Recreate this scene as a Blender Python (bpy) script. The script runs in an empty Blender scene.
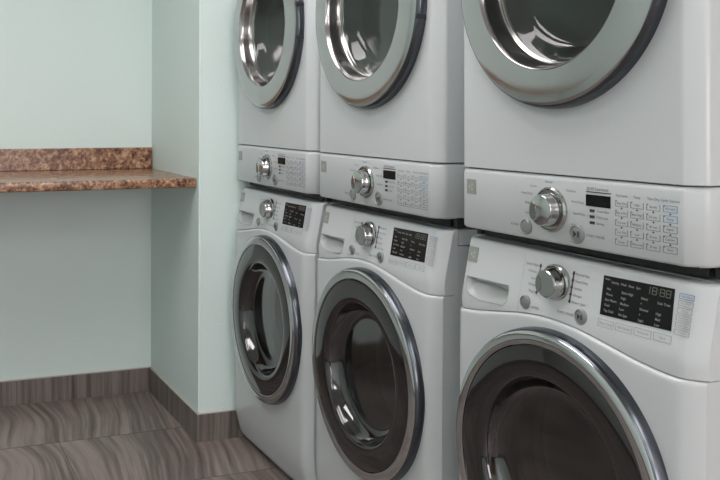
import bpy, bmesh, math, random
from mathutils import Vector, Matrix
random.seed(7)
C = bpy.context.scene.collection
PI = math.pi

# ------------------------------------------------------------------ camera
cd = bpy.data.cameras.new('camera'); cam = bpy.data.objects.new('camera', cd); C.objects.link(cam)
yaw, pitch, roll = 0.3484, -0.0004, 0.0033
F = Vector((math.sin(yaw)*math.cos(pitch), math.cos(yaw)*math.cos(pitch), math.sin(pitch)))
R0 = Vector((math.cos(yaw), -math.sin(yaw), 0)); U0 = R0.cross(F)
Rv = R0*math.cos(roll) + U0*math.sin(roll); Uv = U0*math.cos(roll) - R0*math.sin(roll)
m = Matrix((( Rv.x, Uv.x, -F.x, -1.1178), (Rv.y, Uv.y, -F.y, -3.921), (Rv.z, Uv.z, -F.z, 1.2652), (0, 0, 0, 1)))
cam.matrix_world = m
cd.sensor_fit = 'HORIZONTAL'; cd.sensor_width = 36.0
cd.lens = 899.5*36.0/720.0
cd.shift_x = (360-215.4)/720.0
cd.shift_y = -(240-111.0)/720.0
cd.clip_start = 0.05
bpy.context.scene.camera = cam

# ------------------------------------------------------------------ world, lights, exposure
w = bpy.data.worlds.new('world'); bpy.context.scene.world = w; w.use_nodes = True
w.node_tree.nodes['Background'].inputs[0].default_value = (0.8, 0.86, 0.9, 1)
w.node_tree.nodes['Background'].inputs[1].default_value = 0.6
vs = bpy.context.scene.view_settings
vs.view_transform = 'Standard'; vs.look = 'None'; vs.gamma = 1; vs.use_curve_mapping = False
vs.exposure = 0.0
CEIL_EMIT = 7.6
def area(name, loc, rot, sx, sy, power, col):
    l = bpy.data.lights.new(name, 'AREA'); l.shape = 'RECTANGLE'; l.size = sx; l.size_y = sy
    l.energy = power; l.color = col
    o = bpy.data.objects.new(name, l); C.objects.link(o); o.location = loc; o.rotation_euler = rot
    return o
# daylight entering by the window in the near wall
area('window_daylight', (-0.35, -8.15, 1.65), (PI/2, 0, 0), 2.0, 1.5, 68, (1.0, 0.85, 0.89))

# ------------------------------------------------------------------ materials
def mat(name, col, rough=0.5, metal=0.0, spec=0.5, coat=0.0):
    M = bpy.data.materials.new(name); M.use_nodes = True
    b = M.node_tree.nodes['Principled BSDF']
    b.inputs['Base Color'].default_value = (*col, 1); b.inputs['Roughness'].default_value = rough
    b.inputs['Metallic'].default_value = metal; b.inputs['Specular IOR Level'].default_value = spec
    b.inputs['Coat Weight'].default_value = coat
    return M
def nd(M, t, **k):
    n = M.node_tree.nodes.new(t)
    for a, v in k.items(): setattr(n, a, v)
    return n
def lk(M, a, b): M.node_tree.links.new(a, b)
def bsdf(M): return M.node_tree.nodes['Principled BSDF']
def bump(M, height, strength, dist):
    b = nd(M, 'ShaderNodeBump'); b.inputs['Strength'].default_value = strength; b.inputs['Distance'].default_value = dist
    lk(M, height, b.inputs['Height']); lk(M, b.outputs[0], bsdf(M).inputs['Normal']); return b
def ramp(M, fac, stops):
    r = nd(M, 'ShaderNodeValToRGB'); e = r.color_ramp.elements
    while len(e) < len(stops): e.new(0.5)
    for i, (p, c) in enumerate(stops): e[i].position = p; e[i].color = (*c, 1)
    lk(M, fac, r.inputs[0]); return r

def speckle(M, scale, strength, dist):
    tc = nd(M, 'ShaderNodeTexCoord'); n = nd(M, 'ShaderNodeTexNoise'); n.inputs['Scale'].default_value = scale
    n.inputs['Detail'].default_value = 3
    lk(M, tc.outputs['Object'], n.inputs['Vector']); bump(M, n.outputs['Fac'], strength, dist)
paint = mat('mint_wall_paint', (0.695, 0.815, 0.782), 0.55, spec=0.3); speckle(paint, 90, 0.25, 0.003)
white_ceiling = mat('ceiling_paint', (0.8, 0.8, 0.78), 0.8)
enamel = mat('white_enamel', (0.555, 0.585, 0.592), 0.22, spec=0.5); speckle(enamel, 420, 0.04, 0.0006)
plastic = mat('white_plastic', (0.555, 0.585, 0.592), 0.30)
grey_plastic = mat('grey_plastic', (0.30, 0.31, 0.31), 0.4)
dark_plastic = mat('dark_plastic', (0.02, 0.02, 0.022), 0.45)
rail_metal = mat('rail_metal', (0.03, 0.032, 0.032), 0.4, 0.3)
chrome = mat('chrome', (0.42, 0.41, 0.40), 0.17, 1.0)
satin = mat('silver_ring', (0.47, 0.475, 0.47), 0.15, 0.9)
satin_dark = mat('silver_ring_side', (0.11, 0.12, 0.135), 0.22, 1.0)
silver = mat('washer_ring_silver', (0.56, 0.57, 0.57), 0.06, 0.95)
knob_metal = mat('knob_metal', (0.50, 0.505, 0.495), 0.16, 1.0)
smoke = mat('black_gloss', (0.012, 0.010, 0.010), 0.06, 0.0, 0.8, 0.3)
lcd_black = mat('display_black', (0.008, 0.008, 0.009), 0.18, spec=0.22)
ink = mat('printed_ink', (0.20, 0.21, 0.22), 0.6)
pad_ink = mat('pad_outline', (0.33, 0.345, 0.35), 0.6)
ink_blue = mat('printed_blue', (0.16, 0.27, 0.42), 0.6)
ink_black = mat('printed_black', (0.03, 0.03, 0.03), 0.6)
disp_text = mat('display_print', (0.30, 0.30, 0.29), 0.6)
disp_digit = mat('display_digits', (0.115, 0.12, 0.095), 0.5)
badge_m = mat('badge_grey', (0.27, 0.30, 0.265), 0.5)
badge_l = mat('badge_light', (0.42, 0.45, 0.40), 0.5)
caulk = mat('light_caulk', (0.50, 0.47, 0.42), 0.6)
drum_grey = mat('dryer_drum_grey', (0.30, 0.32, 0.31), 0.45, 0.2)
steel = mat('drum_steel', (0.25, 0.25, 0.25), 0.35, 0.8)
wood = mat('door_wood', (0.17, 0.09, 0.035), 0.4)
frame_white = mat('frame_white', (0.7, 0.7, 0.68), 0.5)
rubber = mat('rubber_grey', (0.06, 0.062, 0.065), 0.6)

def glass(name, tint, refl, base=0.05):
    M = bpy.data.materials.new(name); M.use_nodes = True
    nt = M.node_tree; nt.nodes.clear()
    out = nt.nodes.new('ShaderNodeOutputMaterial'); mx = nt.nodes.new('ShaderNodeMixShader')
    t = nt.nodes.new('ShaderNodeBsdfTransparent'); t.inputs[0].default_value = (*tint, 1)
    g = nt.nodes.new('ShaderNodeBsdfGlossy'); g.inputs['Roughness'].default_value = 0.07
    g.inputs[0].default_value = (refl, refl, refl, 1)
    f = nt.nodes.new('ShaderNodeLayerWeight'); f.inputs[0].default_value = 0.5
    pw = nt.nodes.new('ShaderNodeMath'); pw.operation = 'POWER'; pw.inputs[1].default_value = 3.0
    a = nt.nodes.new('ShaderNodeMath'); a.operation = 'MULTIPLY_ADD'; a.inputs[1].default_value = 0.7; a.inputs[2].default_value = base; a.use_clamp = True
    nt.links.new(f.outputs['Facing'], pw.inputs[0]); nt.links.new(pw.outputs[0], a.inputs[0]); nt.links.new(a.outputs[0], mx.inputs[0])
    nt.links.new(t.outputs[0], mx.inputs[1]); nt.links.new(g.outputs[0], mx.inputs[2])
    nt.links.new(mx.outputs[0], out.inputs[0]); return M
dryer_glass = glass('dryer_door_glass', (0.66, 0.70, 0.67), 0.85, 0.045)
washer_glass = glass('washer_door_glass', (0.16, 0.13, 0.13), 0.85, 0.13)

def emit(name, col, s):
    M = bpy.data.materials.new(name); M.use_nodes = True
    b = bsdf(M); b.inputs['Emission Color'].default_value = (*col, 1); b.inputs['Emission Strength'].default_value = s
    return M
lamp_mat = emit('lamp_diffuser', (1.0, 0.955, 0.965), CEIL_EMIT)

# veined stone-look tile: veins run along one axis and wander
def veined(name, across, along, tile=True):
    M = mat(name, (0.2, 0.17, 0.15), 0.38, spec=0.4)
    tc = nd(M, 'ShaderNodeTexCoord'); sp = nd(M, 'ShaderNodeSeparateXYZ'); lk(M, tc.outputs['Object'], sp.inputs[0])
    O = {'x': sp.outputs[0], 'y': sp.outputs[1], 'z': sp.outputs[2]}
    def mth(op, a, b):
        n = nd(M, 'ShaderNodeMath', operation=op)
        for i, v in enumerate((a, b)):
            if v is None: continue
            if isinstance(v, (int, float)): n.inputs[i].default_value = v
            else: lk(M, v, n.inputs[i])
        return n.outputs[0]
    a = mth('ADD', O[across[0]], mth('MULTIPLY', O[across[1]], across[2])) if len(across) == 3 else O[across[0]]
    b = O[along]
    if tile:      # each tile takes its own piece of stone: rows 0.5 m deep, 1.0 m wide, second row shifted
        row = mth('FLOOR', mth('MULTIPLY', mth('ADD', b, 100.5), 1.0/TD), None)
        sh = mth('MULTIPLY', mth('MODULO', mth('ADD', row, 1.0), 2.0), TW/2)
        colx = mth('FLOOR', mth('MULTIPLY', mth('ADD', mth('ADD', a, 100*TW + 0.505), sh), 1.0/TW), None)
        off = mth('ADD', mth('MULTIPLY', row, 3.7), mth('MULTIPLY', colx, 5.3))
        a2 = mth('ADD', a, off)
    else:
        a2 = a
    cb = nd(M, 'ShaderNodeCombineXYZ'); lk(M, a2, cb.inputs[0]); lk(M, b, cb.inputs[1])
    # warp
    mp = nd(M, 'ShaderNodeMapping'); mp.inputs['Scale'].default_value = (1.0, 0.75, 1); lk(M, cb.outputs[0], mp.inputs[0])
    nw = nd(M, 'ShaderNodeTexNoise'); nw.inputs['Scale'].default_value = 1.6; nw.inputs['Detail'].default_value = 1.2; nw.inputs['Roughness'].default_value = 0.45
    lk(M, mp.outputs[0], nw.inputs['Vector'])
    wx = mth('ADD', a2, mth('MULTIPLY', nw.outputs['Fac'], 0.34 if tile else 0.03))
    c2 = nd(M, 'ShaderNodeCombineXYZ'); lk(M, mth('MULTIPLY', wx, 8.0 if tile else 16.0), c2.inputs[0]); lk(M, mth('MULTIPLY', b, 0.55), c2.inputs[1])
    n1 = nd(M, 'ShaderNodeTexNoise'); n1.inputs['Scale'].default_value = 1.0; n1.inputs['Detail'].default_value = 6.0; n1.inputs['Roughness'].default_value = 0.68
    lk(M, c2.outputs[0], n1.inputs['Vector'])
    c3 = nd(M, 'ShaderNodeCombineXYZ'); lk(M, mth('MULTIPLY', wx, 46.0), c3.inputs[0]); lk(M, mth('MULTIPLY', b, 1.5), c3.inputs[1])
    n2 = nd(M, 'ShaderNodeTexNoise'); n2.inputs['Scale'].default_value = 1.0; n2.inputs['Detail'].default_value = 3.5
    lk(M, c3.outputs[0], n2.inputs['Vector'])
    f = mth('ADD', mth('MULTIPLY', n1.outputs['Fac'], 0.55), mth('MULTIPLY', n2.outputs['Fac'], 0.45))
    r = ramp(M, f, [(0.34, (0.065, 0.053, 0.048)), (0.43, (0.145, 0.117, 0.106)), (0.49, (0.205, 0.165, 0.150)), (0.53, (0.265, 0.213, 0.195)), (0.59, (0.30, 0.245, 0.222)), (0.68, (0.42, 0.36, 0.32))])
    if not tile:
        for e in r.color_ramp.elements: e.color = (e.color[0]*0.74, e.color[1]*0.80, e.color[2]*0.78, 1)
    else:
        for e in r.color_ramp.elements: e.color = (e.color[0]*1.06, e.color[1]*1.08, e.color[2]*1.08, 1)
    lk(M, r.outputs[0], bsdf(M).inputs['Base Color'])
    return M
TD, TW = 0.5, 1.0
floor_mat = veined('veined_floor_tile', ('x',), 'y')
# baseboard: strips of the same tile, the veins stand upright
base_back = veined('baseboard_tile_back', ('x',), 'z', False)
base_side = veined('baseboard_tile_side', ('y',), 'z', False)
grout = mat('grout', (0.10, 0.082, 0.07), 0.8)

# speckled brown laminate
lam = mat('granite_laminate', (0.3, 0.2, 0.12), 0.22, spec=0.5)
tc = nd(lam, 'ShaderNodeTexCoord')
v1 = nd(lam, 'ShaderNodeTexNoise'); v1.inputs['Scale'].default_value = 82; v1.inputs['Detail'].default_value = 4; v1.inputs['Roughness'].default_value = 0.7
v2 = nd(lam, 'ShaderNodeTexNoise'); v2.inputs['Scale'].default_value = 27; v2.inputs['Detail'].default_value = 3
lk(lam, tc.outputs['Object'], v1.inputs[0]); lk(lam, tc.outputs['Object'], v2.inputs[0])
mm = nd(lam, 'ShaderNodeMath', operation='MULTIPLY_ADD'); mm.inputs[1].default_value = 0.62; 
m2 = nd(lam, 'ShaderNodeMath', operation='MULTIPLY'); m2.inputs[1].default_value = 0.38
lk(lam, v2.outputs['Fac'], m2.inputs[0]); lk(lam, v1.outputs['Fac'], mm.inputs[0]); lk(lam, m2.outputs[0], mm.inputs[2])
rr = ramp(lam, mm.outputs[0], [(0.36, (0.045, 0.022, 0.018)), (0.44, (0.14, 0.065, 0.038)), (0.50, (0.27, 0.14, 0.078)), (0.56, (0.42, 0.25, 0.145)), (0.66, (0.60, 0.42, 0.28))])
lk(lam, rr.outputs[0], bsdf(lam).inputs['Base Color'])

# ------------------------------------------------------------------ helpers
ZOFF = 0.0
def obj(name, bm, material, parent=None, smooth=False, angle=35):
    me = bpy.data.meshes.new(name)
    if ZOFF: bmesh.ops.translate(bm, verts=bm.verts[:], vec=(0, 0, -ZOFF))
    bmesh.ops.recalc_face_normals(bm, faces=bm.faces[:])
    bm.to_mesh(me); bm.free()
    mats = material if isinstance(material, (list, tuple)) else [material]
    for q in mats: me.materials.append(q)
    o = bpy.data.objects.new(name, me); C.objects.link(o)
    if parent: o.parent = parent
    if smooth:
        for p in me.polygons: p.use_smooth = True
        if hasattr(me, 'set_sharp_from_angle'): me.set_sharp_from_angle(angle=math.radians(angle))
    return o
def tag(o, label=None, cat=None, group=None, kind=None):
    if label: o['label'] = label
    if cat: o['category'] = cat
    if group: o['group'] = group
    if kind: o['kind'] = kind
    return o
def box(bm, x0, x1, y0, y1, z0, z1, bev=0.0, seg=2):
    r = bmesh.ops.create_cube(bm, size=1)
    vs_ = r['verts']
    for v in vs_:
        v.co = Vector((x0+(v.co.x+.5)*(x1-x0), y0+(v.co.y+.5)*(y1-y0), z0+(v.co.z+.5)*(z1-z0)))
    if bev:
        es = list({e for v in vs_ for e in v.link_edges})
        bmesh.ops.bevel(bm, geom=es, offset=bev, segments=seg, affect='EDGES', profile=0.5)
    return vs_
def box_o(name, ext, m_, parent=None, bev=0.0):
    bm = bmesh.new(); box(bm, *ext, bev=bev); return obj(name, bm, m_, parent)
def struct(o): o['kind'] = 'structure'; return o
def lathe(bm, prof, cx, cz, seg=96, mi=None, cap=False, closed=False):
    """prof: list of (radius, outward); the axis points out of the machine front (local -Y)"""
    rings = []
    for r, w_ in prof:
        if r < 1e-6: rings.append([bm.verts.new((cx, -w_, cz))])
        else: rings.append([bm.verts.new((cx+r*math.cos(2*PI*k/seg), -w_, cz+r*math.sin(2*PI*k/seg))) for k in range(seg)])
    if closed: rings.append(rings[0])
    for i in range(len(rings)-1):
        a, b = rings[i], rings[i+1]
        for k in range(seg):
            k2 = (k+1) % seg
            if len(a) == 1 and len(b) == 1: continue
            if len(a) == 1: f = bm.faces.new((a[0], b[k], b[k2]))
            elif len(b) == 1: f = bm.faces.new((a[k], b[0], a[k2]))
            else: f = bm.faces.new((a[k], b[k], b[k2], a[k2]))
            if mi: f.material_index = mi[min(i, len(mi)-1)]
def disc(bm, cx, cz, r, w0, w1, seg=32, bev=0.002):
    lathe(bm, [(0, w1), (r-bev, w1), (r, w1-bev), (r, w0), (0, w0)], cx, cz, seg)
def plate(bm, pts, w0f, th):
    """solid from an outline of (x,z); w0f(z) gives the surface it lies on, th its thickness"""
    f = [bm.verts.new((x, -(w0f(z)+th), z)) for x, z in pts]; b = [bm.verts.new((x, -(w0f(z)-0.0005), z)) for x, z in pts]
    bm.faces.new(f); bm.faces.new(list(reversed(b)))
    for k in range(len(pts)):
        k2 = (k+1) % len(pts); bm.faces.new((f[k], b[k], b[k2], f[k2]))
def rect(x0, x1, z0, z1): return [(x0, z0), (x1, z0), (x1, z1), (x0, z1)]
def outline(bm, x0, x1, z0, z1, t, wf, th, sides='tblr'):
    if 't' in sides: plate(bm, rect(x0, x1, z1-t, z1), wf, th)
    if 'b' in sides: plate(bm, rect(x0, x1, z0, z0+t), wf, th)
    if 'l' in sides: plate(bm, rect(x0, x0+t, z0+t, z1-t), wf, th)
    if 'r' in sides: plate(bm, rect(x1-t, x1, z0+t, z1-t), wf, th)
def text(bm, s, x, z, size, wf, align='LEFT', th=0.0004):
    cu = bpy.data.curves.new('t', 'FONT'); cu.body = s; cu.size = size; cu.align_x = align; cu.align_y = 'CENTER'
    cu.resolution_u = 2; cu.offset = size*0.012
    o = bpy.data.objects.new('t', cu); C.objects.link(o)
    bpy.context.view_layer.update()
    me = bpy.data.meshes.new_from_object(o.evaluated_get(bpy.context.evaluated_depsgraph_get()))
    tmp = bmesh.new(); tmp.from_mesh(me)
    mp = {}
    for v in tmp.verts:
        zz = z+v.co.y; mp[v] = bm.verts.new((x+v.co.x, -(wf(zz)+th), zz))
    for f in tmp.faces:
        try: bm.faces.new([mp[v] for v in f.verts])
        except ValueError: pass
    tmp.free(); bpy.data.objects.remove(o); bpy.data.curves.remove(cu); bpy.data.meshes.remove(me)
def word(parent, s_, x, z, size, wf, align='LEFT', m_=None):
    bm = bmesh.new(); text(bm, s_, x, z, size, wf, align)
    return obj('printed_word', bm, m_ or ink, parent)
def cut(o, cutter_bm):
    me = bpy.data.meshes.new('c'); bmesh.ops.recalc_face_normals(cutter_bm, faces=cutter_bm.faces[:])
    if ZOFF: bmesh.ops.translate(cutter_bm, verts=cutter_bm.verts[:], vec=(0, 0, -ZOFF))
    cutter_bm.to_mesh(me); cutter_bm.free()
    c = bpy.data.objects.new('c', me); C.objects.link(c); c.parent = o.parent
    mod = o.modifiers.new('b', 'BOOLEAN'); mod.operation = 'DIFFERENCE'; mod.solver = 'EXACT'; mod.object = c
    bpy.context.view_layer.update()
    nm = bpy.data.meshes.new_from_object(o.evaluated_get(bpy.context.evaluated_depsgraph_get()))
    o.modifiers.clear(); old = o.data; o.data = nm; nm.name = o.name
    bpy.data.objects.remove(c)
    for p in nm.polygons: p.use_smooth = True
    nm.set_sharp_from_angle(angle=math.radians(32))
def cyl_cut(cx, cz, r, w0, w1, seg=96):
    bm = bmesh.new(); lathe(bm, [(0, w1), (r, w1), (r, w0), (0, w0)], cx, cz, seg); return bm
def copy_tree(o, parent=None):
    c = o.copy(); C.objects.link(c); c.parent = parent
    for ch in list(o.children): copy_tree(ch, c)
    return c
def empty(name, loc, rz):
    o = bpy.data.objects.new(name, None); C.objects.link(o); o.location = loc; o.rotation_euler = (0, 0, rz)
    o.empty_display_size = 0.1; return o

# ------------------------------------------------------------------ the room
XL, XR, YN, H = -2.35, 1.05, -8.2, 2.55
D1 = 0.667
struct(box_o('floor', (XL-0.1, XR+0.1, YN-0.1, 0.1, -0.1, 0.0), floor_mat))
struct(box_o('ceiling', (XL-0.1, XR+0.1, YN-0.1, 0.1, H, H+0.1), white_ceiling))
struct(box_o('wall_back', (XL-0.1, 0.0, 0.0, 0.1, 0, H), paint))
bm = bmesh.new(); box(bm, 0.0, XR+0.1, -D1, 0.1, 0, H)
es = [e for e in bm.edges if all(abs(v.co.x) < 1e-4 and abs(v.co.y+D1) < 1e-4 for v in e.verts)]
bmesh.ops.bevel(bm, geom=es, offset=0.006, segments=3, affect='EDGES')
struct(obj('wall_partition', bm, paint, smooth=True))
struct(box_o('wall_right', (XR, XR+0.1, YN-0.1, -D1, 0, H), paint))
struct(box_o('wall_left', (XL-0.1, XL, YN-0.1, 0.0, 0, H), paint))
# near wall with a window opening
bm = bmesh.new()
wx0, wx1, wz0, wz1 = -1.35, 0.65, 0.9, 2.4
box(bm, XL, wx0, YN-0.1, YN, 0, H); box(bm, wx1, XR, YN-0.1, YN, 0, H); box(bm, wx0, wx1, YN-0.1, YN, 0, wz0); box(bm, wx0, wx1, YN-0.1, YN, wz1, H)
struct(obj('wall_near', bm, paint))
bm = bmesh.new()
box(bm, wx0, wx1, YN-0.08, YN-0.03, wz0, wz0+0.05); box(bm, wx0, wx1, YN-0.08, YN-0.03, wz1-0.05, wz1)
for x in (wx0, (wx0+wx1)/2-0.025, wx1-0.05): box(bm, x, x+0.05, YN-0.08, YN-0.03, wz0+0.05, wz1-0.05)
struct(obj('window_1', bm, frame_white))
# wooden door in the near wall, seen only as a reflection in the chrome
bm = bmesh.new(); box(bm, -2.25, -1.55, YN+0.001, YN+0.045, 0.01, 2.05, bev=0.004)
struct(obj('door_1', bm, wood))
bm = bmesh.new(); box(bm, -2.34, -2.26, YN, YN+0.03, 0, 2.14); box(bm, -1.54, -1.46, YN, YN+0.03, 0, 2.14); box(bm, -2.26, -1.54, YN, YN+0.03, 2.06, 2.14)
struct(obj('trim_1', bm, frame_white))

# wooden door in the wall beyond the end of the row, seen only in the chrome
bm = bmesh.new(); box(bm, XR-0.045, XR-0.001, -4.2, -3.35, 0.01, 2.05, bev=0.004)
for z0, z1 in ((0.2, 0.95), (1.1, 1.85)):
    for y0 in (-4.08, -3.73): box(bm, XR-0.055, XR-0.045, y0, y0+0.26, z0, z1, bev=0.004)
struct(obj('door_2', bm, wood))
bm = bmesh.new(); box(bm, XR-0.03, XR, -4.29, -4.21, 0, 2.14); box(bm, XR-0.03, XR, -3.34, -3.26, 0, 2.14); box(bm, XR-0.03, XR, -4.21, -3.34, 2.06, 2.14)
struct(obj('trim_3', bm, frame_white))

# baseboards: strips of floor tile with a thin light edge line on top
T, HB = 0.010, 0.1045
base_cap = 0.0030
def baseboard(name, ext, axis, m_, joints):
    bm = bmesh.new(); x0, x1, y0, y1 = ext
    cuts = sorted(joints)
    rng = (x0, x1) if axis == 'x' else (y0, y1)
    pts = [rng[0]]+[c for c in cuts if rng[0] < c < rng[1]]+[rng[1]]
    for a, b in zip(pts[:-1], pts[1:]):
        a2 = a+(0.0008 if a != rng[0] else 0); b2 = b-(0.0008 if b != rng[1] else 0)
        if axis == 'x': box(bm, a2, b2, y0, y1, 0, HB)
        else: box(bm, x0, x1, a2, b2, 0, HB)
    o = struct(obj(name, bm, m_))
    bm = bmesh.new()
    box(bm, x0+(0.002 if axis == 'y' else 0), x1, y0+(0.002 if axis == 'x' else 0), y1, HB, HB+base_cap)
    c = obj('edge_caulk', bm, caulk, o)
    return o
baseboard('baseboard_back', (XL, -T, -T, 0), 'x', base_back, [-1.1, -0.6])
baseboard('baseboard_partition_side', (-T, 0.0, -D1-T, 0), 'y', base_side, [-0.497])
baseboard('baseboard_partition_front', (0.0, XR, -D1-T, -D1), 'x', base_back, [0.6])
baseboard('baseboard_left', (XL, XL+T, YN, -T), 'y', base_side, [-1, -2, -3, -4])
# grout joints in the floor, a little recessed line of mortar flush with the tiles
bm = bmesh.new()
for r in range(0, 17):
    y = -0.5-r*TD+0.0
    if y > YN: box(bm, XL, XR, y-0.0011, y+0.0011, -0.002, 0.0004)
for r in range(0, 17):
    ya, yb = -r*TD, -(r+1)*TD
    row = int(math.floor((100.5-(r+0.5)*TD)/TD))
    sh = ((row+1) % 2)*TW/2
    for k in range(-4, 4):
        x = k*TW-0.505-sh
        if XL < x < XR and yb > YN-0.3: box(bm, x-0.001, x+0.001, max(yb, YN), ya, -0.002, 0.0004)
struct(obj('trim_2', bm, grout))

# ------------------------------------------------------------------ the laminate counter
HC, DC = 1.004, 0.637
ct = empty('countertop', ((XL)/2, -DC/2, HC-0.036), 0)
tag(ct, 'long brown granite-look laminate counter spanning the alcove, wall to wall', 'countertop')
def rel(o, par):
    o.parent = par; o.data.transform(Matrix.Translation(-Vector(par.location))); return o
bm = bmesh.new()
# worktop cross-section (y,z) with a rounded front nose, swept along x
sec = [(-0.003, HC), (-0.003, HC-0.030), (-DC+0.03, HC-0.030), (-DC+0.03, HC-0.036), (-DC+0.012, HC-0.0355)]
for k in range(0, 7):
    a = -PI/2-0.2+(-(PI/2))*k/6*0.75
    sec.append((-DC+0.008+0.008*math.cos(a)-0.0, HC-0.0275+0.008*math.sin(a)))
sec += [(-DC, HC-0.010)]
for k in range(1, 6):
    a = PI-(PI/2)*k/5
    sec.append((-DC+0.010+0.010*math.cos(a), HC-0.010+0.010*math.sin(a)))
sec += [(-0.05, HC)]
rings = [[bm.verts.new((x, y, z)) for y, z in sec] for x in (XL+0.002, -0.002)]
n = len(sec)
for k in range(n): bm.faces.new((rings[0][k], rings[0][(k+1) % n], rings[1][(k+1) % n], rings[1][k]))
bm.faces.new(rings[0]); bm.faces.new(list(reversed(rings[1])))
rel(obj('worktop', bm, lam, smooth=True, angle=40), ct)
bm = bmesh.new(); box(bm, XL+0.002, -0.002, -0.020, -0.003, HC+0.0002, HC+0.095, bev=0.003)
rel(obj('backsplash', bm, lam), ct)
for x in (-2.0, -1.2):
    bm = bmesh.new(); box(bm, x-0.015, x+0.015, -0.45, -0.003, HC-0.05, HC-0.030); box(bm, x-0.015, x+0.015, -0.02, -0.003, HC-0.3, HC-0.05)
    rel(obj('wall_bracket', bm, frame_white), ct)

# ------------------------------------------------------------------ machines
HW, HF, REC = 0.330, 0.299, 0.028        # half width, half flat width, corner recess
def plan(front=0.0, depth=0.70, half=HW, hf=HF, rec=REC, soft=True):
    """front half of the horizontal section of a cabinet, then its back corners (local x,y)"""
    L = []
    # right-hand corner as a soft curve from the flat front to the side
    cv = [(hf-0.005, 0.0), (hf, 0.0003), (hf+0.004, 0.0020), (half-0.007, rec-0.0085), (half-0.002, rec-0.0030), (half, rec+0.004)]
    pts = [(-x, y) for x, y in reversed(cv)] + cv
    return [(x, y-front) for x, y in pts] + [(half, depth), (-half, depth)]
def loft(bm, secs):
    rings = [[bm.verts.new((x, y, z)) for x, y in pts] for z, pts in secs]
    n = len(rings[0])
    for a, b in zip(rings[:-1], rings[1:]):
        for k in range(n): bm.faces.new((a[k], a[(k+1) % n], b[(k+1) % n], b[k]))
    bm.faces.new(list(reversed(rings[0]))); bm.faces.new(rings[-1])
def inset_plan(d, **k):
    P = plan(**k); out = []
    for x, y in P:
        out.append((x*(HW-d)/HW, y+d if y < 0.3 else y))
    return out
X = lambda u: u-0.30
flat = lambda z: 0.0

def add_knob(parent, cx, cz, rp, rk, wf, z_ref, grip=0.7):
    w0 = wf(z_ref)
    bm = bmesh.new()
    lathe(bm, [(0, w0+0.004), (rp-0.006, w0+0.004), (rp-0.0035, w0+0.007), (rp, w0+0.004), (rp, w0-0.004), (0, w0-0.004)], cx, cz, 48)
    pl = obj('knob_plate', bm, satin if rp > 0.049 else knob_metal, parent, smooth=True)
    bm = bmesh.new()
    lathe(bm, [(0, w0+0.030), (rk*0.88, w0+0.0302), (rk*0.96, w0+0.0285), (rk, w0+0.025), (rk*1.0, w0+0.018), (rk*1.05, w0+0.015), (rk*1.08, w0+0.005), (0, w0+0.005)], cx, cz, 48)
    k = obj('knob', bm, knob_metal, parent, smooth=True)
    # scooped finger grip on the face
    bm = bmesh.new()
    pts = []
    for i in range(25):
        a = 2*PI*i/24; pts.append((cx-rk*0.62+rk*0.27*math.cos(a), cz-rk*0.1+rk*0.55*math.sin(a)))
    plate(bm, pts[:-1], lambda z: w0+0.0300, 0.0008)
    obj('grip_mark', bm, chrome, k, smooth=False)
    return k
def add_button(parent, cx, cz, r, wf, name='round_button', icon=True):
    w0 = wf(cz); bm = bmesh.new()
    lathe(bm, [(0, w0+0.0035), (r*0.70, w0+0.0035), (r*0.80, w0+0.0025), (r*0.86, w0+0.0045), (r, w0+0.003), (r, w0-0.006), (0, w0-0.006)], cx, cz, 32)
    b = obj(name, bm, grey_btn, parent, smooth=True)
    if icon:
        bm = bmesh.new()
        plate(bm, [(cx-r*0.38, cz-r*0.36), (cx-r*0.38, cz+r*0.36), (cx+r*0.05, cz)], lambda z: w0+0.0035, 0.0005)
        for q in (0.15, 0.32): plate(bm, rect(cx+r*q, cx+r*(q+0.09), cz-r*0.32, cz+r*0.32), lambda z: w0+0.0035, 0.0005)
        obj('button_icon', bm, ink_black, b)
    return b
grey_btn = mat('button_grey', (0.27, 0.285, 0.28), 0.35, 0.3)
def add_badge(parent, u0, z0, wf):
    bm = bmesh.new(); plate(bm, rect(X(u0), X(u0+0.032), z0, z0+0.034), wf, 0.0012)
    b = obj('badge', bm, badge_m, parent)
    bm = bmesh.new(); cx, cz = X(u0+0.016), z0+0.017
    for k in range(3):
        a = 0.5+k*2*PI/3
        pts = [(cx+(0.0105 if i % 2 == 0 else 0.0065)*math.cos(a+i*0.35)*(1), cz+(0.0105 if i % 2 == 0 else 0.0065)*math.sin(a+i*0.35)) for i in range(4)] + [(cx+0.002*math.cos(a), cz+0.002*math.sin(a))]
        plate(bm, pts, lambda z: wf(z)+0.0012, 0.0004)
    obj('badge_emblem', bm, badge_l, b)
    return b

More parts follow.
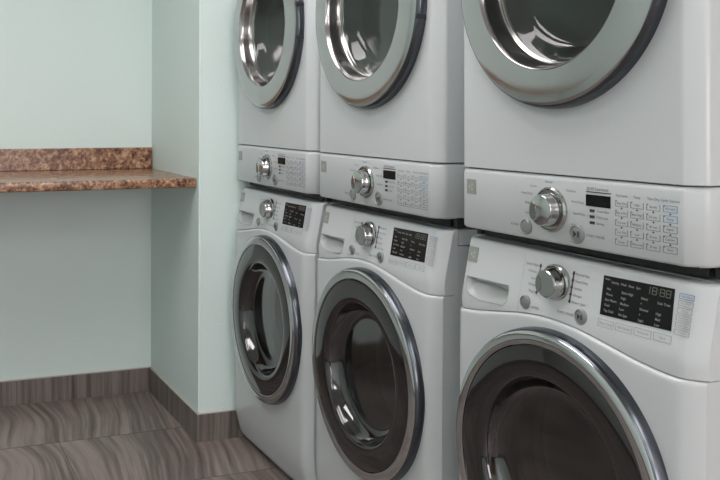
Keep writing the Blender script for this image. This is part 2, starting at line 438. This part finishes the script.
# ---- dryer -----------------------------------------------------------------
ZD0, ZSEAM, ZDT = 0.998, 1.137, 1.985
def make_dryer():
    global ZOFF
    ZOFF = ZD0
    t = empty('dryer', (0, 0, ZD0), 0)
    # upper cabinet
    bm = bmesh.new()
    loft(bm, [(ZSEAM+0.0006, inset_plan(0.0025)), (ZSEAM+0.0022, plan()), (ZDT-0.012, plan()), (ZDT-0.003, inset_plan(0.004)), (ZDT, inset_plan(0.012))])
    cab = obj('cabinet', bm, enamel, t, smooth=True)
    CX, CZ = 0.0, 1.557
    cut(cab, cyl_cut(CX, CZ, 0.225, -0.62, 0.1))
    # dark strip recessed behind the gap, standing in for the seam's shade
    bm = bmesh.new()
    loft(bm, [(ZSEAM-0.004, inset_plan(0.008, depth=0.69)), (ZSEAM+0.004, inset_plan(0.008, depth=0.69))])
    obj('seam_shadow_strip', bm, dark_plastic, t)
    # console
    bm = bmesh.new()
    loft(bm, [(ZD0, inset_plan(0.008)), (ZD0+0.0015, inset_plan(0.003)), (ZD0+0.006, plan()), (ZSEAM-0.012, plan()), (ZSEAM-0.006, inset_plan(0.0010)), (ZSEAM-0.0022, inset_plan(0.0045)), (ZSEAM-0.0012, inset_plan(0.009))])
    con = obj('console', bm, plastic, t, smooth=True, angle=50)
    # door: silver annulus with a darker side wall, chrome funnel, glass
    bm = bmesh.new()
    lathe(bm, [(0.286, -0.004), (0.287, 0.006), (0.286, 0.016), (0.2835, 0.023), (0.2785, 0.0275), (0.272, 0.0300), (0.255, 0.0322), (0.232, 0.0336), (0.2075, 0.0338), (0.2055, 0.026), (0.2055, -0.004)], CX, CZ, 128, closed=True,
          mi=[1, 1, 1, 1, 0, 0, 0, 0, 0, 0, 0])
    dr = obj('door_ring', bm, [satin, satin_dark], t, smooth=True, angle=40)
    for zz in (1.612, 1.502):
        ang = math.asin(max(-1, min(1, (zz-CZ)/0.287)))
        for s in (ang,):
            r0, r1 = 0.268, 0.2975
            c_, s_ = math.cos(s), math.sin(s)
            px, pz = CX+c_*0.2845, CZ+s_*0.2845
            bm = bmesh.new(); box(bm, px-0.004, px+0.0033, -0.026, -0.001, pz-0.006, pz+0.006)
            obj('hinge_slot', bm, dark_plastic, dr)
    bm = bmesh.new()
    lathe(bm, [(0.2085, 0.0310), (0.2085, 0.0338), (0.2065, 0.0345), (0.2045, 0.0330), (0.2020, 0.018), (0.1990, 0.002), (0.1965, -0.010), (0.194, -0.0145), (0.190, -0.016), (0.188, -0.020), (0.203, -0.020)], CX, CZ, 128, closed=True)
    obj('chrome_funnel', bm, chrome, t, smooth=True, angle=50)
    bm = bmesh.new()
    lathe(bm, [(0.1945, -0.0140), (0.188, -0.0175), (0.179, -0.028), (0.168, -0.045), (0.158, -0.056), (0.145, -0.060), (0.10, -0.062), (0.05, -0.063), (0, -0.063)], CX, CZ, 96)
    obj('door_glass', bm, dryer_glass, t, smooth=True)
    bm = bmesh.new()
    lathe(bm, [(0.222, -0.03), (0.222, -0.09), (0.218, -0.10), (0.218, -0.60), (0, -0.61)], CX, CZ, 96)
    for k in range(3):
        a = 0.6+k*2*PI/3
        px, pz = CX+0.195*math.cos(a), CZ+0.195*math.sin(a)
        vs_ = box(bm, -0.03, 0.03, 0.12, 0.58, -0.012, 0.012)
        bmesh.ops.rotate(bm, verts=vs_, cent=(0, 0, 0), matrix=Matrix.Rotation(a, 3, 'Y').inverted())
        bmesh.ops.translate(bm, verts=vs_, vec=(px, 0, pz))
    obj('drum', bm, drum_grey, t, smooth=True, angle=40)
    # controls
    add_knob(t, X(0.283), 1.066, 0.046, 0.0320, flat, 1.06)
    # dark ticks around the knob plate
    bm = bmesh.new()
    for k in range(9):
        a = math.radians(90-k*20 + 70)
        if k == 3: pass
        cx, cz = X(0.285)+0.0425*math.cos(a), 1.066+0.0425*math.sin(a)
        dx, dz = math.cos(a), math.sin(a)
        plate(bm, [(cx+dx*0.003+dz*0.001, cz+dz*0.003-dx*0.001), (cx+dx*0.003-dz*0.001, cz+dz*0.003+dx*0.001), (cx-dx*0.003-dz*0.001, cz-dz*0.003+dx*0.001), (cx-dx*0.003+dz*0.001, cz-dz*0.003-dx*0.001)], lambda z: 0.004, 0.0005)
    obj('dial_tick', bm, ink_black, t)
    add_button(t, X(0.211), 1.023, 0.0165, flat, icon=False)
    add_button(t, X(0.356), 1.025, 0.0190, flat)
    bm = bmesh.new(); plate(bm, rect(X(0.379), X(0.440), 1.083, 1.1055), flat, 0.0012); obj('display', bm, lcd_black, t)
    bm = bmesh.new(); plate(bm, rect(X(0.379), X(0.441), 1.1095, 1.1115), flat, 0.0006); obj('display_bar', bm, ink_black, t)
    for k in range(3):
        bm = bmesh.new(); zc = 1.0745-k*0.0115; plate(bm, rect(X(0.3885), X(0.4005), zc-0.0028, zc+0.0028), flat, 0.0010); obj('indicator', bm, ink_black, t)
    # option pads: four columns of five, each with its frame and the arrow under it
    u0s = (0.4515, 0.4870, 0.5230, 0.5590); uw = 0.0295
    for ci, u0 in enumerate(u0s):
        for r in range(5):
            z1 = 1.101-r*0.0178; z0 = z1-0.0122
            m_ = ink_blue if (ci == 3 and r < 2) else ink
            bm = bmesh.new()
            outline(bm, X(u0), X(u0+uw), z0, z1, 0.0008, flat, 0.0006, 'blr' if not (ci == 3) else 'tblr')
            text(bm, [['Very Dry', 'More Dry', 'Normal', 'Less Dry', 'Damp'], ['High', 'Med High', 'Medium', 'Low', 'Ultra Low'], ['60 min', '50 min', '40 min', '30 min', '20 min'], ['Wrinkle', 'Damp', 'Signal', 'Custom', 'Rack']][ci][r],
                 X(u0+uw/2), (z0+z1)/2, 0.0062, flat, 'CENTER')
            plate(bm, rect(X(u0+0.001), X(u0+0.0035), z1-0.003, z1-0.001), flat, 0.0006)
            b = obj('option_pad', bm, m_, t)
            if r < 4:
                bm = bmesh.new(); cx = X(u0+uw/2)
                plate(bm, [(cx-0.0022, z0-0.0042), (cx+0.0022, z0-0.0042), (cx, z0-0.0010)], flat, 0.0006)
                obj('arrow_mark', bm, ink_black, b)
    for u0, s in zip(u0s, ('Dry Level', 'Temp', 'Time Dry', 'Cycle Options')):
        word(t, s, X(u0+uw/2), 1.1125-0.0035, 0.0068, flat, 'CENTER')
    word(t, 'START / PAUSE', X(0.379), 1.0255, 0.0070, flat)
    word(t, 'POWER', X(0.187), 1.0245, 0.0070, flat, 'RIGHT')
    word(t, '22:30 Estimated', X(0.380), 1.1165, 0.0085, flat)
    for s, a in (('Normal', 97), ('Cotton', 132), ('Heavy Duty', 152), ('Bulky', 172), ('Jeans', 192)):
        aa = math.radians(a); word(t, s, X(0.285)+0.064*math.cos(aa), 1.066+0.060*math.sin(aa) if a > 100 else 1.122, 0.0070, flat, 'RIGHT' if a > 100 else 'CENTER')
    for s, a in (('Delicates', 47), ('Perm Press', 22), ('Speed Dry', -1), ('Air Dry', -24)):
        aa = math.radians(a); word(t, s, X(0.285)+0.060*math.cos(aa), 1.066+0.058*math.sin(aa), 0.0070, flat)
    for k, s in enumerate(('Check Filter', 'Child Lock', 'Sensing')):
        word(t, s, X(0.405), 1.0745-k*0.0115, 0.0065, flat)
    add_badge(t, 0.011, 1.077, flat)
    # stacking rails under the cabinet, standing on the washer top
    bm = bmesh.new()
    box(bm, -0.300, 0.300, 0.060, 0.075, 0.9765, ZD0+0.001)
    for s in (-1, 1): box(bm, s*0.322-0.008, s*0.322+0.008, 0.060, 0.66, 0.9765, ZD0+0.001)
    box(bm, -0.315, 0.315, 0.020, 0.058, 0.9955, ZD0+0.001)
    obj('stacking_rail', bm, rail_metal, t)
    ZOFF = 0.0
    return t

# ---- washer ----------------------------------------------------------------
def seam_z(u):
    b = 0.5*(1+math.cos(PI*min(1, abs(u-0.285)/0.30)))
    b = b**0.9
    return 0.809+0.036*b
def wl(z):            # how far the lower panel stands out
    if z < 0.03: return -0.014
    if z < 0.16:
        t_ = (z-0.03)/0.13; return -0.014+0.025*math.sin(t_*PI/2)
    return 0.011-0.002*max(0, (z-0.5)/0.35)
def wc(z): return 0.005-0.20*max(0, z-0.84) if z > 0.80 else 0.005
ZWT = 0.972
def edge_drop(x):     # the corner profile over the width
    a = abs(x)
    if a <= HF-0.015: return 0.0
    t_ = (a-(HF-0.015))/(HW-(HF-0.015))
    return REC*(t_**2)*(1.15)-0.15*REC*t_
def front_shell(bm, xs, rows_fn, back=0.05):
    """closed shell from columns xs; rows_fn(x) -> [(z, w)] from bottom to top"""
    cols = [[(x, -w_, z) for z, w_ in rows_fn(x)] for x in xs]
    V = [[bm.verts.new(p) for p in c] for c in cols]
    B = [[bm.verts.new((p[0], back, p[2])) for p in (c[0], c[-1])] for c in cols]
    nr = len(V[0])
    for i in range(len(V)-1):
        for j in range(nr-1): bm.faces.new((V[i][j], V[i+1][j], V[i+1][j+1], V[i][j+1]))
        bm.faces.new((V[i][0], B[i][0], B[i+1][0], V[i+1][0]))
        bm.faces.new((V[i][-1], V[i+1][-1], B[i+1][1], B[i][1]))
        bm.faces.new((B[i][0], B[i][1], B[i+1][1], B[i+1][0]))
    for i in (0, -1):
        f = [v for v in V[i]]+[B[i][1], B[i][0]]
        bm.faces.new(f)
xs = [-HW, -HW+0.004, -HW+0.010, -HW+0.018, -HW+0.026] + [-HF+0.01*k for k in range(0, 2)] + [-0.27+0.03*k for k in range(19)] 
xs += [HF-0.01*k for k in (1, 0)] + [HW-0.026, HW-0.018, HW-0.010, HW-0.004, HW]
xs = sorted(set(round(x, 4) for x in xs))
def make_washer():
    t = empty('washer', (0, 0, 0), 0)
    # cabinet behind the front mouldings
    bm = bmesh.new()
    P = [(-HW+0.001, 0.050), (HW-0.001, 0.050), (HW-0.001, 0.70), (-HW+0.001, 0.70)]
    loft(bm, [(0.022, P), (0.930, P)])
    cab = obj('cabinet', bm, enamel, t)
    CX, CZ = 0.004, 0.5345
    cut(cab, cyl_cut(CX, CZ, 0.235, -0.60, 0.1))
    bm = bmesh.new()
    P2 = [(-HW+0.0, 0.064), (HW-0.0, 0.064), (HW-0.0, 0.705), (-HW+0.0, 0.705)]
    P3 = [(-HW+0.006, 0.064), (HW-0.006, 0.064), (HW-0.006, 0.70), (-HW+0.006, 0.70)]
    loft(bm, [(0.932, P2), (ZWT-0.004, P2), (ZWT, P3)])
    obj('top_cover', bm, plastic, t, smooth=True)
    # lower front panel, its top edge follows the curved seam
    def rows(x):
        zt = seam_z(x+0.30)-0.001; d = edge_drop(x)
        zs = [0.024, 0.027, 0.032, 0.045, 0.065, 0.09, 0.12, 0.16, 0.22, 0.30, 0.40, 0.50, 0.60, 0.68, 0.74, 0.78]
        r = [(z, (wl(z)-d) if i > 1 else (wl(z)-d-(0.008 if i == 0 else 0.003))) for i, z in enumerate(zs)]
        wt = wl(0.8)
        r += [(zt-0.012, wt-d), (zt-0.0065, wt-d-0.0001), (zt-0.0035, wt-d-0.0012), (zt-0.0012, wt-d-0.0034), (zt, wt-d-0.0075)]
        return r
    bm = bmesh.new(); front_shell(bm, xs, rows)
    fp = obj('front_panel', bm, enamel, t, smooth=True)
    cut(fp, cyl_cut(CX, CZ, 0.235, -0.2, 0.1))
    # console leaning back
    def rows2(x):
        zb = seam_z(x+0.30)+0.0005; d = edge_drop(x); cr = 0
        r = [(zb, 0.0015-d), (zb+0.0008, 0.003-d)]
        for k in range(1, 9):
            z = zb+0.002+(ZWT-0.012-zb-0.002)*k/8; r.append((z, wc(z)-d))
        wt = wc(ZWT-0.012)
        r += [(ZWT-0.008, wt-0.0012-d), (ZWT-0.005, wt-0.003-d), (ZWT-0.0025, wt-0.0065-d), (ZWT-0.0010, wt-0.012-d)]
        return r
    bm = bmesh.new(); front_shell(bm, xs, rows2, back=0.062)
    con = obj('console', bm, plastic, t, smooth=True)
    # detergent drawer: scooped handle and the fine vertical seam beside it
    hp = [(X(0.008), 0.8835), (X(0.150), 0.8860), (X(0.1535), 0.868), (X(0.150), 0.851), (X(0.140), 0.8435), (X(0.056), 0.8385), (X(0.028), 0.845), (X(0.014), 0.856), (X(0.009), 0.868)]
    cb = bmesh.new()
    f = [cb.verts.new((x, -0.05, z)) for x, z in hp]; b = [cb.verts.new((x, 0.022, z)) for x, z in hp]
    cb.faces.new(f); cb.faces.new(list(reversed(b)))
    for k in range(len(hp)): k2 = (k+1) % len(hp); cb.faces.new((f[k], b[k], b[k2], f[k2]))
    cut(con, cb)
    bm = bmesh.new()
    cx, cz = sum(p[0] for p in hp)/len(hp), 0.864
    A = [bm.verts.new((x, -(wc(z)+0.0004), z)) for x, z in hp]
    Bv = [bm.verts.new((cx+(x-cx)*0.93, -(wc(z)-0.007), cz+(z-cz)*0.90)) for x, z in hp]
    Cv = [bm.verts.new((cx+(x-cx)*0.82, -(wc(z)-(0.022 if z > 0.88 else 0.012)), cz+(z-cz)*0.72)) for x, z in hp]
    Rm = [bm.verts.new((cx+(x-cx)*1.025, -(wc(z)+0.0004), cz+(z-cz)*1.07)) for x, z in hp]
    nn = len(hp)
    for k in range(nn):
        k2 = (k+1) % nn
        bm.faces.new((Rm[k], A[k], A[k2], Rm[k2])); bm.faces.new((A[k], Bv[k], Bv[k2], A[k2])); bm.faces.new((Bv[k], Cv[k], Cv[k2], Bv[k2]))
    bm.faces.new(Cv)
    obj('drawer_handle', bm, handle_m, t, smooth=True, angle=50)
    bm = bmesh.new(); plate(bm, [(X(0.1875), seam_z(0.188)+0.003), (X(0.1885), seam_z(0.188)+0.003), (X(0.1885), ZWT-0.012), (X(0.1875), ZWT-0.012)], wc, 0.0003)
    obj('drawer_seam', bm, seam_m, t)
    # door
    bm = bmesh.new()
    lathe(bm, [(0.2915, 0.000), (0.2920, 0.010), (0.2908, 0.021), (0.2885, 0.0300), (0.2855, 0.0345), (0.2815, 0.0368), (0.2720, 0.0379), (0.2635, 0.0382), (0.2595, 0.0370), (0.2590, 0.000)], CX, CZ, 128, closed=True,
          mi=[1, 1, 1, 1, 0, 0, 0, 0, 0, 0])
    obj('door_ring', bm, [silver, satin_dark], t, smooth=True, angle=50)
    bm = bmesh.new()
    lathe(bm, [(0.2585, 0.030), (0.2575, 0.0360), (0.2540, 0.0372), (0.215, 0.0374), (0.199, 0.0368), (0.1935, 0.034), (0.189, 0.024), (0.186, 0.014), (0.186, 0.000), (0.2585, 0.000)], CX, CZ, 128, closed=True)
    obj('dark_door_trim', bm, smoke, t, smooth=True, angle=50)
    bm = bmesh.new()
    lathe(bm, [(0.1895, 0.024), (0.186, 0.017), (0.180, 0.006), (0.172, -0.004), (0.164, -0.0085), (0.154, -0.0105), (0.142, -0.0112), (0.10, -0.0116), (0.05, -0.0118), (0, -0.0119)], CX, CZ, 96)
    obj('door_glass', bm, washer_glass, t, smooth=True, angle=60)
    bm = bmesh.new()
    lathe(bm, [(0.232, 0.0), (0.232, -0.10), (0.20, -0.11), (0.20, -0.14), (0.228, -0.15), (0.228, -0.56), (0, -0.57)], CX, CZ, 96, mi=[1, 1, 1, 1, 0, 0])
    obj('drum', bm, [steel, rubber], t, smooth=True, angle=40)
    # controls
    add_knob(t, X(0.287), 0.9165, 0.038, 0.0290, wc, 0.9165)
    for u in (0.3305, 0.237):
        bm = bmesh.new(); plate(bm, rect(X(u-0.0018), X(u+0.0018), 0.885, 0.9475), wc, 0.0009); lb = obj('cycle_light_bar', bm, ink if u < 0.3 else ink_m2, t)
        bm = bmesh.new()
        for k in range(5): zc = 0.943-k*0.0136; plate(bm, rect(X(u-0.0024), X(u+0.0024), zc-0.0022, zc+0.0022), wc, 0.0015)
        obj('cycle_light', bm, ink_black, lb)
    add_button(t, X(0.209), 0.863, 0.0145, wc, icon=False)
    add_button(t, X(0.3655), 0.865, 0.0155, wc)
    bm = bmesh.new(); plate(bm, [(X(0.411), 0.880), (X(0.5715), 0.884), (X(0.567), 0.9555), (X(0.407), 0.9525)], wc, 0.0012)
    dp = obj('display', bm, lcd_black, t)
    wd = lambda z: wc(z)+0.0012
    bm = bmesh.new()
    x = X(0.514)
    def digit(bm, x, z, wd_, h, segs):
        t_ = 0.0016; s = {'a': (0, wd_, h-t_, h), 'g': (0, wd_, h/2-t_/2, h/2+t_/2), 'd': (0, wd_, 0, t_), 'f': (0, t_, h/2, h), 'b': (wd_-t_, wd_, h/2, h), 'e': (0, t_, 0, h/2), 'c': (wd_-t_, wd_, 0, h/2)}
        for c in segs: a = s[c]; plate(bm, rect(x+a[0], x+a[1], z+a[2], z+a[3]), wd, 0.0003)
    digit(bm, X(0.509), 0.9375, 0.008, 0.0135, 'bc'); digit(bm, X(0.521), 0.9375, 0.0105, 0.0135, 'abcdefg')
    for q in (0.0035, 0.009): plate(bm, rect(X(0.534), X(0.5355), 0.9375+q, 0.9375+q+0.0015), wd, 0.0003)
    digit(bm, X(0.538), 0.9375, 0.0105, 0.0135, 'abcdefg'); digit(bm, X(0.551), 0.9375, 0.0105, 0.0135, 'abcdefg')
    obj('display_digits', bm, disp_digit, dp)
    for k, s in enumerate(('Hot', 'Warm', 'Eco Warm', 'Cool', 'Tap Cold')): word(dp, s, X(0.419), 0.9295-k*0.0100, 0.0062, wd, 'LEFT', disp_text)
    for k, s in enumerate(('Extra High', 'High', 'Medium', 'Low', 'No Spin')): word(dp, s, X(0.455), 0.9285-k*0.0100, 0.0062, wd, 'LEFT', disp_text)
    for k, s in enumerate(('Heavy', '+', 'Normal', '+', 'Light')): word(dp, s, X(0.500), 0.9270-k*0.0098, 0.0062, wd, 'LEFT', disp_text)
    for k, s in enumerate(('Stain Treat', '', 'High', 'Med', 'Low')):
        if s: word(dp, s, X(0.536), 0.9255-k*0.0095, 0.0062, wd, 'LEFT', disp_text)
    word(dp, 'Status', X(0.412), 0.947, 0.005, wd, 'LEFT', disp_text); word(dp, 'Sensing   Wash   Rinse   Spin', X(0.428), 0.9430, 0.0058, wd, 'LEFT', disp_text)
    # key pads below and beside the display
    for k, s in enumerate(('Wash Temp', 'Spin Speed', 'Soil Level', 'Signal')):
        u0 = 0.409+k*0.0425; z0 = 0.858+k*0.0012
        bm = bmesh.new(); outline(bm, X(u0), X(u0+0.038), z0, z0+0.0140, 0.0008, wc, 0.0006, 'tblr'); text(bm, s, X(u0+0.019), z0+0.007, 0.0064, wc, 'CENTER'); obj('key_pad', bm, pad_ink, t)
    for k, s in enumerate(('Extra Rinse', 'Pre Wash', 'Steam', 'Fresh Hold', 'Delay Start', 'Custom')):
        z0 = 0.9415-k*0.0122
        bm = bmesh.new(); outline(bm, X(0.5775), X(0.6075), z0, z0+0.0095, 0.0009, wc, 0.0006, 'tblr'); text(bm, s, X(0.5925), z0+0.0047, 0.0050, wc, 'CENTER'); obj('key_pad', bm, ink_blue if k == 0 else pad_ink, t)
    for k, s in enumerate(('Normal Fast', 'Heavy Duty', 'Sanitize', 'Allergen', 'Rinse + Spin')): word(t, s, X(0.336), 0.9425-k*0.0136, 0.0072, wc)
    for k, s in enumerate(('Quick Wash', 'Delicates', 'Jeans', 'Whites', 'Wool')): word(t, s, X(0.230), 0.9425-k*0.0136, 0.0072, wc, 'RIGHT')
    word(t, 'START / PAUSE', X(0.345), 0.8635, 0.0066, wc, 'RIGHT'); word(t, 'POWER', X(0.228), 0.8565, 0.0066, wc)
    add_badge(t, 0.002, 0.918, wc)
    for sx in (-0.27, 0.27):
        for y in (0.08, 0.62):
            bm = bmesh.new(); r = bmesh.ops.create_cone(bm, cap_ends=True, segments=20, radius1=0.024, radius2=0.018, depth=0.024)
            bmesh.ops.translate(bm, verts=bm.verts[:], vec=(sx, y, 0.012)); obj('foot', bm, rubber, t)
    return t
handle_m = mat('drawer_handle_grey', (0.38, 0.405, 0.40), 0.35)
seam_m = mat('seam_grey', (0.45, 0.46, 0.46), 0.5)
ink_m2 = mat('bar_dark', (0.09, 0.10, 0.11), 0.4)

XM = 0.145
spots = [(-2.1496, 0.0218), (-1.3993, 0.0067), (-0.7015, -0.0015)]      # nearest stack first
dl = ['white stacked front-load dryer nearest the camera, cut by the right edge of the picture',
      'white front-load dryer in the middle stack, between its two neighbours',
      'white front-load dryer of the farthest stack, beside the mint partition wall']
wlb = ['white front-load washer nearest the camera, under the nearest dryer',
       'white front-load washer at the bottom of the middle stack',
       'white front-load washer of the farthest stack, on the floor beside the mint partition wall']
dry = make_dryer(); wash = make_washer()
for i, (yl, a) in enumerate(spots):
    e = Vector((math.sin(a), -math.cos(a), 0)); pos = Vector((XM, yl, 0))+e*0.30
    a0 = a
    for proto, lab, cat, z0 in ((wash, wlb, 'washer', 0), (dry, dl, 'dryer', ZD0)):
        a = a0
        o = proto if i == 0 else copy_tree(proto)
        o.location = (pos.x, pos.y, z0); a = a+(0.009 if i == 0 else 0)*(1 if cat == 'washer' else 0.5); o.rotation_euler = (0, (-0.006 if cat == 'dryer' else 0.0) if i == 0 else 0, a-PI/2)
        tag(o, lab[i], cat, 'stacked laundry %ss in a row' % cat)

# ------------------------------------------------------------------ ceiling lamps of the room
def ceiling_lamp(x, y, lab, lx=0.6, ly=1.2):
    t = empty('ceiling_light', (x, y, H), 0)
    tag(t, lab, 'ceiling light', 'ceiling light panels')
    bm = bmesh.new()
    for s in (-1, 1):
        box(bm, s*lx/2-0.02, s*lx/2+0.02, -ly/2-0.02, ly/2+0.02, -0.03, -0.001); box(bm, -lx/2+0.02, lx/2-0.02, s*ly/2-0.02, s*ly/2+0.02, -0.03, -0.001)
    obj('frame', bm, frame_white, t)
    bm = bmesh.new(); box(bm, -lx/2+0.02, lx/2-0.02, -ly/2+0.02, ly/2-0.02, -0.024, -0.012); obj('diffuser', bm, lamp_mat, t)
ceiling_lamp(-1.30, -1.6, 'flat white ceiling light panel over the aisle, the farther from the machines')
ceiling_lamp(-0.30, -1.9, 'flat white ceiling light panel close in front of the stacked machines')
ceiling_lamp(0.05, -4.6, 'flat white ceiling light panel by the wooden side door, right of the viewer')
ceiling_lamp(-1.50, -4.6, 'flat white ceiling light panel left of the viewer, along the left wall')
ceiling_lamp(0.05, -6.2, 'flat white ceiling light panel nearest the window, on the right')
ceiling_lamp(-1.50, -6.2, 'flat white ceiling light panel nearest the window, along the left wall')
